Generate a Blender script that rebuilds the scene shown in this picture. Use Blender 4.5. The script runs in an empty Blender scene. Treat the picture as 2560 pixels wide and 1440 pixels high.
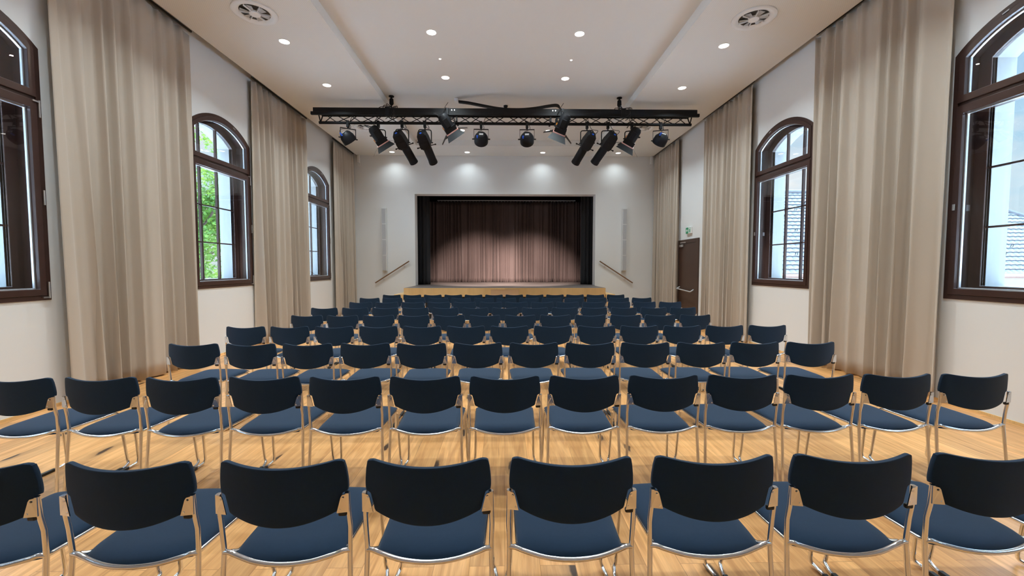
import bpy, bmesh, math, random
from mathutils import Vector, Matrix
PI = math.pi
sc = bpy.context.scene
C = sc.collection
random.seed(7)

# ------------------------------------------------------------------ camera, sky, sun, exposure
cam = bpy.data.cameras.new('camera'); cam_o = bpy.data.objects.new('camera', cam); C.objects.link(cam_o)
cam.sensor_width = 36.0; cam.lens = 1039.22 / 2560 * 36.0; cam.clip_start = .05; cam.clip_end = 400
cam_o.location = (0, 0, 1.56)
cam_o.rotation_euler = (math.radians(90 - 2.8475), 0, math.radians(-1.0247))
sc.camera = cam_o
sc.view_settings.view_transform = 'Standard'; sc.view_settings.look = 'None'
sc.view_settings.gamma = 1; sc.view_settings.use_curve_mapping = False
sc.view_settings.exposure = 0.4
LAMP_W = 18.5            # watts of each recessed ceiling lamp
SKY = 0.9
SUN = 12.0

def build_world():
    w = bpy.data.worlds.new('sky'); sc.world = w; w.use_nodes = True
    n = w.node_tree.nodes; l = w.node_tree.links; n.clear()
    out = n.new('ShaderNodeOutputWorld'); bg = n.new('ShaderNodeBackground')
    tc = n.new('ShaderNodeTexCoord'); sep = n.new('ShaderNodeSeparateXYZ')
    l.new(tc.outputs['Generated'], sep.inputs[0])
    ramp = n.new('ShaderNodeValToRGB'); e = ramp.color_ramp.elements
    e[0].position = 0.0; e[0].color = (.70, .83, .90, 1)
    e[1].position = .45; e[1].color = (.30, .56, .90, 1)
    k = e.new(.16); k.color = (.52, .78, .95, 1)
    l.new(sep.outputs['Z'], ramp.inputs[0])
    noi = n.new('ShaderNodeTexNoise'); noi.inputs['Scale'].default_value = 3.2; noi.inputs['Detail'].default_value = 6
    mp = n.new('ShaderNodeMapping'); mp.inputs['Scale'].default_value = (1, 1, 3)
    l.new(tc.outputs['Generated'], mp.inputs[0]); l.new(mp.outputs[0], noi.inputs[0])
    cr = n.new('ShaderNodeValToRGB'); cr.color_ramp.elements[0].position = .47; cr.color_ramp.elements[1].position = .66
    l.new(noi.outputs['Fac'], cr.inputs[0])
    mix = n.new('ShaderNodeMix'); mix.data_type = 'RGBA'
    l.new(cr.outputs[0], mix.inputs[0]); l.new(ramp.outputs[0], mix.inputs[6]); mix.inputs[7].default_value = (.93, .96, .98, 1)
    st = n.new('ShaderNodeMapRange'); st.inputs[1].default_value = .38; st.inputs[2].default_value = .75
    st.inputs[3].default_value = SKY; st.inputs[4].default_value = SKY * 20.0  # high sky out of view boosted, added brightness to light the room
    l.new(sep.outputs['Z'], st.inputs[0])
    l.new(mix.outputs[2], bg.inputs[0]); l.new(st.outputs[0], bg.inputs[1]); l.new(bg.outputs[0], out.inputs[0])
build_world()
sun = bpy.data.lights.new('sun', 'SUN'); sun.energy = SUN; sun.angle = .01; sun.color = (1, .95, .86)
sun_o = bpy.data.objects.new('sun', sun); C.objects.link(sun_o); sun_o.location = (0, 30, 30)
sun_o.rotation_euler = (math.radians(-42), 0, math.radians(6))

# ------------------------------------------------------------------ helpers
class MB:
    """collects shapes, builds ONE mesh object"""
    def __init__(s): s.bm = bmesh.new()
    def box(s, a, b, M=None):
        x0, y0, z0 = a; x1, y1, z1 = b
        v = [Vector(p) for p in ((x0,y0,z0),(x1,y0,z0),(x1,y1,z0),(x0,y1,z0),(x0,y0,z1),(x1,y0,z1),(x1,y1,z1),(x0,y1,z1))]
        if M: v = [M @ p for p in v]
        v = [s.bm.verts.new(p) for p in v]
        for f in ((3,2,1,0),(4,5,6,7),(0,1,5,4),(1,2,6,5),(2,3,7,6),(3,0,4,7)): s.bm.faces.new([v[i] for i in f])
        return s
    def poly(s, pts):
        s.bm.faces.new([s.bm.verts.new(p) for p in pts]); return s
    def tube(s, pts, r, n=8, closed=False, M=None):
        P = [Vector(p) for p in pts]
        if M: P = [M @ p for p in P]
        m = len(P); rings = []; up = None
        for i in range(m):
            if closed: t = P[(i+1) % m] - P[i-1]
            else: t = P[min(i+1, m-1)] - P[max(i-1, 0)]
            t.normalize()
            if up is None:
                up = Vector((0,0,1)) if abs(t.z) < .9 else Vector((1,0,0))
            a = t.cross(up)
            if a.length < 1e-5: a = t.orthogonal()
            a.normalize(); b = a.cross(t).normalized(); up = b
            rr = r[i] if isinstance(r, (list, tuple)) else r
            rings.append([s.bm.verts.new(P[i] + a*(rr*math.cos(2*PI*k/n)) + b*(rr*math.sin(2*PI*k/n))) for k in range(n)])
        for i in range(m if closed else m-1):
            A = rings[i]; B = rings[(i+1) % m]
            for k in range(n): s.bm.faces.new((A[k], A[(k+1) % n], B[(k+1) % n], B[k]))
        if not closed:
            s.bm.faces.new(list(reversed(rings[0]))); s.bm.faces.new(rings[-1])
        return s
    def lathe(s, prof, n=20, M=None, cap=True):
        """prof: (radius, z) pairs about local z"""
        rings = []
        for r, z in prof:
            ps = [Vector((r*math.cos(2*PI*k/n), r*math.sin(2*PI*k/n), z)) for k in range(n)]
            if M: ps = [M @ p for p in ps]
            rings.append([s.bm.verts.new(p) for p in ps])
        for A, B in zip(rings, rings[1:]):
            for k in range(n): s.bm.faces.new((A[k], A[(k+1) % n], B[(k+1) % n], B[k]))
        if cap:
            s.bm.faces.new(list(reversed(rings[0]))); s.bm.faces.new(rings[-1])
        return s
    def grid(s, f, nu, nv, closed_u=False):
        V = [[s.bm.verts.new(f(i/nu, j/nv)) for i in range(nu + (0 if closed_u else 1))] for j in range(nv+1)]
        w = nu if closed_u else nu
        for j in range(nv):
            for i in range(w):
                i2 = (i+1) % nu if closed_u else i+1
                s.bm.faces.new((V[j][i], V[j][i2], V[j+1][i2], V[j+1][i]))
        return V
    def prism(s, pts, d):
        """closed outline pts extruded by vector d"""
        d = Vector(d); A = [s.bm.verts.new(p) for p in pts]; B = [s.bm.verts.new(Vector(p)+d) for p in pts]
        n = len(pts); s.bm.faces.new(A); s.bm.faces.new(list(reversed(B)))
        for i in range(n): s.bm.faces.new((A[i], A[(i+1) % n], B[(i+1) % n], B[i]))
        return s
    def ring(s, outer, inner, d):
        """flat frame between two outlines of equal length, extruded by vector d"""
        d = Vector(d); n = len(outer)
        R = [[s.bm.verts.new(Vector(p)+o) for p in pl] for pl, o in ((outer, Vector()), (inner, Vector()), (inner, d), (outer, d))]
        for a, b in ((0,1),(1,2),(2,3),(3,0)):
            for i in range(n):
                j = (i+1) % n
                s.bm.faces.new((R[a][i], R[a][j], R[b][j], R[b][i]))
        return s
    def build(s, name, mat, parent=None, smooth=None, bevel=0, loc=None):
        bm = s.bm
        bmesh.ops.recalc_face_normals(bm, faces=bm.faces[:])
        me = bpy.data.meshes.new(name); bm.to_mesh(me); bm.free()
        me.materials.append(mat)
        o = bpy.data.objects.new(name, me); C.objects.link(o)
        if loc: o.location = loc
        if parent: o.parent = parent
        if smooth is not None:
            for p in me.polygons: p.use_smooth = True
            if smooth < 179: me.set_sharp_from_angle(angle=math.radians(smooth))
        if bevel:
            b = o.modifiers.new('bevel', 'BEVEL'); b.width = bevel; b.segments = 2; b.limit_method = 'ANGLE'; b.angle_limit = math.radians(35)
        return o

def smooth_path(pts, k=5):
    P = [Vector(p) for p in pts]; out = []
    for i in range(len(P)-1):
        p0 = P[max(i-1,0)]; p1 = P[i]; p2 = P[i+1]; p3 = P[min(i+2, len(P)-1)]
        for j in range(k):
            t = j/k
            out.append(.5*((2*p1)+(p2-p0)*t+(2*p0-5*p1+4*p2-p3)*t*t+(3*p1-p0-3*p2+p3)*t**3))
    return out + [P[-1]]

def fillet(pts, r=.03, k=4):
    """polyline with rounded corners"""
    P = [Vector(p) for p in pts]; out = [P[0]]
    for a, b, c in zip(P, P[1:], P[2:]):
        rr = min(r, (a-b).length*.45, (c-b).length*.45)
        p = b + (a-b).normalized()*rr; q = b + (c-b).normalized()*rr
        for i in range(k+1):
            t = i/k; out.append((1-t)**2*p + 2*t*(1-t)*b + t*t*q)
    return out + [P[-1]]

def tag(o, label=None, cat=None, group=None, kind=None):
    if label: o['label'] = label
    if cat: o['category'] = cat
    if group: o['group'] = group
    if kind: o['kind'] = kind
    return o
def empty(name, loc=(0,0,0), label=None, cat=None, group=None, kind=None, rz=0):
    o = bpy.data.objects.new(name, None); C.objects.link(o); o.location = loc; o.rotation_euler = (0,0,rz)
    o.empty_display_size = .1
    return tag(o, label, cat, group, kind)
def copy_tree(o, parent=None):
    c = o.copy(); C.objects.link(c)
    if parent: c.parent = parent
    for ch in KIDS.get(o.name, []): copy_tree(ch, c)
    return c
KIDS = {}
def index_children(o):
    ks = list(o.children); KIDS[o.name] = ks
    for k in ks: index_children(k)

# ------------------------------------------------------------------ materials
def mat(name, col, rough=.6, metal=0, spec=.5, noise=None, bump=None, sheen=0, coat=0, alpha=None):
    """noise=(scale, amount) colour mottling; bump=(scale, strength)"""
    m = bpy.data.materials.new(name); m.use_nodes = True
    n = m.node_tree.nodes; l = m.node_tree.links; b = n['Principled BSDF']
    b.inputs['Base Color'].default_value = (*col, 1); b.inputs['Roughness'].default_value = rough
    b.inputs['Metallic'].default_value = metal; b.inputs['Specular IOR Level'].default_value = spec
    if sheen: b.inputs['Sheen Weight'].default_value = sheen
    if coat: b.inputs['Coat Weight'].default_value = coat; b.inputs['Coat Roughness'].default_value = .15
    if noise or bump:
        tc = n.new('ShaderNodeTexCoord')
    if noise:
        t = n.new('ShaderNodeTexNoise'); t.inputs['Scale'].default_value = noise[0]; t.inputs['Detail'].default_value = 4
        l.new(tc.outputs['Object'], t.inputs['Vector'])
        mr = n.new('ShaderNodeMapRange'); mr.inputs[3].default_value = 1-noise[1]; mr.inputs[4].default_value = 1+noise[1]
        l.new(t.outputs['Fac'], mr.inputs[0])
        mx = n.new('ShaderNodeMix'); mx.data_type = 'RGBA'; mx.blend_type = 'MULTIPLY'; mx.inputs[0].default_value = 1
        mx.inputs[6].default_value = (*col, 1); l.new(mr.outputs[0], mx.inputs[7]); l.new(mx.outputs[2], b.inputs['Base Color'])
    if bump:
        t = n.new('ShaderNodeTexNoise'); t.inputs['Scale'].default_value = bump[0]; t.inputs['Detail'].default_value = 3
        l.new(tc.outputs['Object'], t.inputs['Vector'])
        bp = n.new('ShaderNodeBump'); bp.inputs['Strength'].default_value = bump[1]; bp.inputs['Distance'].default_value = .002
        l.new(t.outputs['Fac'], bp.inputs['Height']); l.new(bp.outputs[0], b.inputs['Normal'])
    return m
def emit(name, col, st):
    m = bpy.data.materials.new(name); m.use_nodes = True; n = m.node_tree.nodes; n.clear()
    o = n.new('ShaderNodeOutputMaterial'); e = n.new('ShaderNodeEmission'); e.inputs[0].default_value = (*col,1); e.inputs[1].default_value = st
    m.node_tree.links.new(e.outputs[0], o.inputs[0]); return m
def glass_mat():
    m = bpy.data.materials.new('window_glass'); m.use_nodes = True; n = m.node_tree.nodes; l = m.node_tree.links; n.clear()
    o = n.new('ShaderNodeOutputMaterial'); t = n.new('ShaderNodeBsdfTransparent'); g = n.new('ShaderNodeBsdfGlossy')
    t.inputs[0].default_value = (.985,.99,.99,1); g.inputs['Roughness'].default_value = .0
    lw = n.new('ShaderNodeLayerWeight'); lw.inputs[0].default_value = .5; mx = n.new('ShaderNodeMixShader')
    pw = n.new('ShaderNodeMath'); pw.operation = 'POWER'; pw.inputs[1].default_value = 5; l.new(lw.outputs['Facing'], pw.inputs[0])
    f = n.new('ShaderNodeMapRange'); f.inputs[3].default_value = .05; f.inputs[4].default_value = .9; l.new(pw.outputs[0], f.inputs[0])
    l.new(f.outputs[0], mx.inputs[0]); l.new(t.outputs[0], mx.inputs[1]); l.new(g.outputs[0], mx.inputs[2]); l.new(mx.outputs[0], o.inputs[0])
    return m
def wood_mat(name, c_light, c_dark, c_knot, along='Y', plank=(2.1,.185), rough=.33, knots=True, seams=True):
    m = bpy.data.materials.new(name); m.use_nodes = True; n = m.node_tree.nodes; l = m.node_tree.links; b = n['Principled BSDF']
    tc = n.new('ShaderNodeTexCoord'); mp = n.new('ShaderNodeMapping')
    l.new(tc.outputs['Object'], mp.inputs[0])
    if along == 'Y': mp.inputs['Rotation'].default_value = (0,0,PI/2)
    br = n.new('ShaderNodeTexBrick'); br.offset = .37; br.offset_frequency = 2
    br.inputs['Color1'].default_value = (0,0,0,1); br.inputs['Color2'].default_value = (1,1,1,1); br.inputs['Mortar'].default_value = (.5,.5,.5,1)
    br.inputs['Scale'].default_value = 1; br.inputs['Mortar Size'].default_value = .0012; br.inputs['Mortar Smooth'].default_value = .3
    br.inputs['Brick Width'].default_value = plank[0]; br.inputs['Row Height'].default_value = plank[1]; br.inputs['Bias'].default_value = 0
    l.new(mp.outputs[0], br.inputs['Vector'])
    # grain: each board shifted by its own random value
    add = n.new('ShaderNodeVectorMath'); add.operation = 'ADD'
    sc2 = n.new('ShaderNodeVectorMath'); sc2.operation = 'SCALE'; sc2.inputs['Scale'].default_value = 17.0
    l.new(br.outputs['Color'], sc2.inputs[0]); l.new(mp.outputs[0], add.inputs[0]); l.new(sc2.outputs[0], add.inputs[1])
    def noise(scale, vec_scale, detail, dist=0):
        q = n.new('ShaderNodeMapping'); q.inputs['Scale'].default_value = vec_scale; l.new(add.outputs[0], q.inputs[0])
        t = n.new('ShaderNodeTexNoise'); t.inputs['Scale'].default_value = scale; t.inputs['Detail'].default_value = detail; t.inputs['Distortion'].default_value = dist
        l.new(q.outputs[0], t.inputs['Vector']); return t
    g1 = noise(1.0, (1.6, 16, 1), 6, 1.2); g2 = noise(1.0, (5, 110, 1), 3)
    r1 = n.new('ShaderNodeValToRGB'); r1.color_ramp.elements[0].position = .33; r1.color_ramp.elements[1].position = .74
    r1.color_ramp.elements[0].color = (*c_light,1); r1.color_ramp.elements[1].color = (*c_dark,1); l.new(g1.outputs['Fac'], r1.inputs[0])
    def mul(a, val_socket, lo, hi):
        mr = n.new('ShaderNodeMapRange'); mr.inputs[3].default_value = lo; mr.inputs[4].default_value = hi; l.new(val_socket, mr.inputs[0])
        mx = n.new('ShaderNodeMix'); mx.data_type = 'RGBA'; mx.blend_type = 'MULTIPLY'; mx.inputs[0].default_value = 1
        l.new(a, mx.inputs[6]); l.new(mr.outputs[0], mx.inputs[7]); return mx.outputs[2]
    col = mul(r1.outputs[0], br.outputs['Color'], .78, 1.12)
    col = mul(col, g2.outputs['Fac'], .80, 1.16)
    if knots:
        q = n.new('ShaderNodeMapping'); q.inputs['Scale'].default_value = (.95, 2.9, 1); l.new(add.outputs[0], q.inputs[0])
        wn = noise(1.0, (7, 18, 1), 3)
        wv = n.new('ShaderNodeVectorMath'); wv.operation = 'SCALE'; wv.inputs['Scale'].default_value = .16; l.new(wn.outputs['Color'], wv.inputs[0])
        qa = n.new('ShaderNodeVectorMath'); qa.operation = 'ADD'; l.new(q.outputs[0], qa.inputs[0]); l.new(wv.outputs[0], qa.inputs[1])
        vo = n.new('ShaderNodeTexVoronoi'); vo.voronoi_dimensions = '2D'; vo.inputs['Scale'].default_value = 1.0; l.new(qa.outputs[0], vo.inputs['Vector'])
        kr = n.new('ShaderNodeValToRGB'); kr.color_ramp.elements[0].position = .05; kr.color_ramp.elements[0].color = (1,1,1,1)
        kr.color_ramp.elements[1].position = .085; kr.color_ramp.elements[1].color = (0,0,0,1); l.new(vo.outputs['Distance'], kr.inputs[0])
        ha = n.new('ShaderNodeValToRGB'); ha.color_ramp.elements[0].position = .05; ha.color_ramp.elements[0].color = (.62,.62,.62,1)
        ha.color_ramp.elements[1].position = .22; ha.color_ramp.elements[1].color = (1,1,1,1); l.new(vo.outputs['Distance'], ha.inputs[0])
        sepc = n.new('ShaderNodeSeparateColor'); l.new(vo.outputs['Color'], sepc.inputs[0])
        gt = n.new('ShaderNodeMath'); gt.operation = 'GREATER_THAN'; gt.inputs[1].default_value = .35; l.new(sepc.outputs[0], gt.inputs[0])
        kf = n.new('ShaderNodeMath'); kf.operation = 'MULTIPLY'; l.new(gt.outputs[0], kf.inputs[0]); l.new(kr.outputs[0], kf.inputs[1])
        hm = n.new('ShaderNodeMix'); hm.data_type = 'RGBA'; hm.blend_type = 'MULTIPLY'; l.new(gt.outputs[0], hm.inputs[0]); l.new(col, hm.inputs[6]); l.new(ha.outputs[0], hm.inputs[7])
        km = n.new('ShaderNodeMix'); km.data_type = 'RGBA'; l.new(kf.outputs[0], km.inputs[0]); l.new(hm.outputs[2], km.inputs[6]); km.inputs[7].default_value = (*c_knot,1)
        # long dark resin streaks
        sk = noise(1.0, (1.1, 21, 1), 2, .6); skr = n.new('ShaderNodeValToRGB')
        skr.color_ramp.elements[0].position = .735; skr.color_ramp.elements[1].position = .79; l.new(sk.outputs['Fac'], skr.inputs[0])
        sm = n.new('ShaderNodeMix'); sm.data_type = 'RGBA'; l.new(skr.outputs[0], sm.inputs[0]); l.new(km.outputs[2], sm.inputs[6]); sm.inputs[7].default_value = (*[c*.45 for c in c_dark],1)
        col = sm.outputs[2]
    if seams:
        mm = n.new('ShaderNodeMix'); mm.data_type = 'RGBA'; l.new(br.outputs['Fac'], mm.inputs[0]); l.new(col, mm.inputs[6]); mm.inputs[7].default_value = (*[c*.55 for c in c_dark],1)
        col = mm.outputs[2]
    l.new(col, b.inputs['Base Color'])
    rr = n.new('ShaderNodeMapRange'); rr.inputs[3].default_value = rough-.06; rr.inputs[4].default_value = rough+.08; l.new(g1.outputs['Fac'], rr.inputs[0]); l.new(rr.outputs[0], b.inputs['Roughness'])
    bp = n.new('ShaderNodeBump'); bp.inputs['Strength'].default_value = .12; bp.inputs['Distance'].default_value = .001
    l.new(g2.outputs['Fac'], bp.inputs['Height']); l.new(bp.outputs[0], b.inputs['Normal'])
    return m
def perforated_mat(name, col, pitch, r, dark):
    """white board with a fine grid of round holes"""
    m = mat(name, col, .85); n = m.node_tree.nodes; l = m.node_tree.links; b = n['Principled BSDF']
    tc = n.new('ShaderNodeTexCoord'); mp = n.new('ShaderNodeMapping'); mp.inputs['Scale'].default_value = (1/pitch,)*3
    mp.inputs['Rotation'].default_value = (0,0,PI/4)
    l.new(tc.outputs['Object'], mp.inputs[0])
    fr = n.new('ShaderNodeVectorMath'); fr.operation = 'FRACTION'; l.new(mp.outputs[0], fr.inputs[0])
    sb = n.new('ShaderNodeVectorMath'); sb.operation = 'SUBTRACT'; sb.inputs[1].default_value = (.5,.5,0); l.new(fr.outputs[0], sb.inputs[0])
    ml = n.new('ShaderNodeVectorMath'); ml.operation = 'MULTIPLY'; ml.inputs[1].default_value = (1,1,0); l.new(sb.outputs[0], ml.inputs[0])
    ln = n.new('ShaderNodeVectorMath'); ln.operation = 'LENGTH'; l.new(ml.outputs[0], ln.inputs[0])
    lt = n.new('ShaderNodeMath'); lt.operation = 'LESS_THAN'; lt.inputs[1].default_value = r; l.new(ln.outputs['Value'], lt.inputs[0])
    mx = n.new('ShaderNodeMix'); mx.data_type = 'RGBA'; l.new(lt.outputs[0], mx.inputs[0]); mx.inputs[6].default_value = (*col,1); mx.inputs[7].default_value = (*dark,1)
    l.new(mx.outputs[2], b.inputs['Base Color']); return m
def leaf_mat(name, col):
    m = mat(name, col, .6, noise=(.7,.35)); n = m.node_tree.nodes; l = m.node_tree.links; b = n['Principled BSDF']
    t = n.new('ShaderNodeBsdfTranslucent'); t.inputs[0].default_value = (col[0]*1.6, col[1]*1.25, col[2]*.8, 1)
    mx = n.new('ShaderNodeMixShader'); mx.inputs[0].default_value = .45
    l.new(b.outputs[0], mx.inputs[1]); l.new(t.outputs[0], mx.inputs[2]); l.new(mx.outputs[0], n['Material Output'].inputs[0]); return m

M = dict(
    wall=mat('wall_paint', (.77,.77,.76), .9, bump=(90,.06)),
    ceil=mat('ceiling_paint', (.80,.785,.75), .9),
    soffit=perforated_mat('perforated_board', (.80,.785,.75), .02, .2, (.70,.685,.655)),
    floor=wood_mat('oak_floor', (.84,.435,.165), (.55,.245,.076), (.060,.030,.016)),
    oak=wood_mat('oak_panel', (.90,.60,.27), (.82,.50,.20), (.1,.06,.03), along='X', plank=(6,.5), rough=.4, knots=False, seams=False),
    rail=mat('brown_handrail', (.20,.10,.045), .4, noise=(20,.2)),
    dwood=mat('dark_brown_wood', (.048,.022,.017), .33, noise=(9,.18), coat=.3),
    door=mat('door_brown', (.060,.030,.020), .42, noise=(4,.12)),
    glass=glass_mat(),
    alu=mat('brushed_aluminium', (.72,.72,.72), .32, 1),
    spacer=mat('bright_spacer', (.86,.88,.9), .25, .6),
    plaster=mat('outside_plaster', (.33,.34,.33), .9, bump=(60,.15)),
    linen=mat('beige_curtain_fabric', (.50,.425,.345), .9, bump=(900,.15), sheen=.25),
    fabric=mat('navy_wool', (.008,.025,.053), .9, spec=.25, bump=(1400,.25), sheen=.11, noise=(60,.10)),
    chrome=mat('chrome', (.80,.80,.81), .12, 1),
    black=mat('black_plastic', (.010,.010,.010), .45),
    bmetal=mat('black_powder_metal', (.008,.0085,.010), .5, spec=.16),
    cable=mat('black_cable', (.008,.008,.008), .6),
    velour=mat('mauve_brown_velour', (.088,.058,.052), .75, sheen=.04, noise=(3,.12)),
    bvel=mat('black_velour', (.018,.018,.022), .9, sheen=.1),
    blackbox=mat('black_stage_paint', (.012,.012,.013), .9),
    sfloor=wood_mat('dark_stage_boards', (.20,.165,.150), (.13,.105,.098), (.05,.04,.04), along='X', plank=(2.4,.14), rough=.5, knots=False),
    spk=mat('light_grey_speaker', (.74,.735,.72), .6),
    grille=perforated_mat('speaker_mesh', (.56,.56,.57), .012, .26, (.36,.36,.37)),
    fgrille=perforated_mat('perforated_oak', (.70,.45,.25), .03, .22, (.28,.17,.09)),
    white=mat('white_enamel', (.84,.84,.83), .35),
    vdark=mat('vent_inside', (.05,.05,.05), .8),
    lens=emit('lamp_lens', (1,.95,.88), 6.0),
    green=mat('sign_green', (.01,.30,.13), .4),
    signwhite=mat('sign_white', (.85,.87,.86), .4),
    blue=mat('blue_plug', (.01,.10,.62), .4),
    orange=mat('orange_tag', (.85,.30,.02), .5),
    pink=mat('copper_pink_frame', (.62,.33,.29), .45),
    grey=mat('grey_plate', (.45,.45,.45), .4),
    lensglass=mat('lamp_front_glass', (.25,.28,.30), .06, spec=1),
    tile=mat('grey_roof_tile', (.085,.09,.10), .42, noise=(2,.15)),
    copper=mat('brown_gutter', (.27,.16,.12), .45),
    house=mat('cream_render', (.34,.31,.25), .9),
    leaf=leaf_mat('leaf_green', (.09,.20,.035)),
    leaf2=leaf_mat('leaf_light_green', (.14,.24,.03)),
    bark=mat('bark', (.10,.07,.05), .9, bump=(20,.6)),
    ground=mat('outdoor_ground', (.66,.68,.70), .95, noise=(.3,.25)),
)

# ------------------------------------------------------------------ room shell
XL, XR, YB, YR = 5.06, 5.09, 14.0, -3.2
ZC, ZT = 5.25, 5.42            # lower ceiling board, raised centre
def S(x0,y0,z0): return (x0,y0,z0)
fl = MB().box((-5.06,YR,-.12), (5.09,YB+.4,0)).build('floor', M['floor']); tag(fl, kind='structure')

def arch(yc, hw, z0, zs, rise, inset=0, n=22):
    """window outline as (y, z): bottom left, bottom right, arc right to left"""
    R = (hw*hw + rise*rise)/(2*rise); zc = zs + rise - R
    r = R - inset; h = hw - inset
    a0 = math.asin(min(1, h/r)); pts = [(yc-h, z0+inset), (yc+h, z0+inset)]
    for i in range(n+1):
        a = a0 - 2*a0*i/n
        pts.append((yc + r*math.sin(a), zc + r*math.cos(a)))
    return pts
WIN = dict(hw=.8, z0=1.2, zs=3.92, rise=.32)
WY = [.178, 3.915, 7.655, 11.39]
def slab(mb, X0, X1, ys, inset, ya, yb, za, zb):
    """wall leaf between X0 and X1 with arched holes"""
    def both(poly):
        for X in (X0, X1): mb.poly([(X, y, z) for y, z in poly])
    cur = ya
    for yc in ys:
        o = arch(yc, WIN['hw'], WIN['z0'], WIN['zs'], WIN['rise'], inset); h = WIN['hw'] - inset
        both([(cur,za),(yc-h,za),(yc-h,zb),(cur,zb)])
        both([(yc-h,za),(yc+h,za),(yc+h,o[1][1]),(yc-h,o[0][1])])
        arc = o[2:]
        for a, b in zip(arc, arc[1:]): both([(a[0],a[1]),(a[0],zb),(b[0],zb),(b[0],b[1])])
        n = len(o)
        for i in range(n):
            a, b = o[i], o[(i+1) % n]; mb.poly([(X0,*a),(X1,*a),(X1,*b),(X0,*b)])
        cur = yc + h
    both([(cur,za),(yb,za),(yb,zb),(cur,zb)])
    for z in (za, zb): mb.poly([(X0,ya,z),(X1,ya,z),(X1,yb,z),(X0,yb,z)])
    for y in (ya, yb): mb.poly([(X0,y,za),(X1,y,za),(X1,y,zb),(X0,y,zb)])
def side_wall(name, s, xw, ys):
    mb = MB(); slab(mb, s*xw, s*(xw+.25), ys, 0, YR-.2, YB+.4, 0, 5.75)
    w = mb.build(name, M['wall']); tag(w, kind='structure')
    mb = MB(); slab(mb, s*(xw+.2501), s*(xw+.52), ys, .15, YR-.2, YB+.4, -.5, 5.75)
    tag(mb.build(name.replace('wall', 'wall_outer'), M['plaster']), kind='structure')
side_wall('wall_left', -1, XL, WY)
side_wall('wall_right', 1, XR, WY[:3])
tag(MB().box((-5.3,YR-.2,0),(5.3,YR,5.75)).build('wall_rear', M['wall']), kind='structure')
# stage wall with the proscenium opening
OX0, OX1, OZ0, OZ1 = -2.985, 3.05, .945, 3.995
mb = MB()
for a, b in (((-5.5,YB,0),(OX0,YB+.4,5.75)), ((OX1,YB,0),(5.6,YB+.4,5.75)), ((OX0,YB,OZ1),(OX1,YB+.4,5.75)), ((OX0,YB,0),(OX1,YB+.4,OZ0-.02))): mb.box(a, b)
tag(mb.build('wall_back', M['wall']), kind='structure')
# ceiling: boards either side, raised centre, curtain slots along the walls
EL, ER = -4.865, 4.955         # board edges at the curtain slots
CL, CR, CF, CN = -2.69, 2.872, 12.84, -1.6
mb = MB()
for x0, x1 in ((EL, CL), (CR, ER)): mb.box((x0,YR,ZC),(x1,YB,ZC+.03))
mb.box((CL,CF,ZC),(CR,YB,ZC+.03)); mb.box((CL,YR,ZC),(CR,CN,ZC+.03))
tag(mb.build('ceiling', M['soffit']), kind='structure')
mb = MB().box((CL-.02,CN-.02,ZT),(CR+.02,CF+.02,ZT+.05))
for a, b in (((CL-.02,CN,ZC+.0302),(CL,CF,ZT)), ((CR,CN,ZC+.0302),(CR+.02,CF,ZT)), ((CL,CF,ZC+.0302),(CR,CF+.02,ZT)), ((CL,CN-.02,ZC+.0302),(CR,CN,ZT))): mb.box(a, b)
tag(mb.build('ceiling_raised_centre', M['ceil']), kind='structure')
mb = MB().box((-5.5,YR-.2,5.62),(5.6,YB+.4,5.75))
tag(mb.build('ceiling_slab', M['ceil']), kind='structure')
mb = MB()
for x in (EL, ER-.012): mb.box((x,YR,ZC+.03),(x+.012,YB,5.62))
tag(mb.build('trim_1', M['ceil']), kind='structure')
tag(MB().box((-XL,YR,0),(-XL+.012,YB,.028)).build('baseboard_left', M['oak']), kind='structure')
tag(MB().box((XR-.012,YR,0),(XR,YB,.028)).build('baseboard_right', M['oak']), kind='structure')

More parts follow.
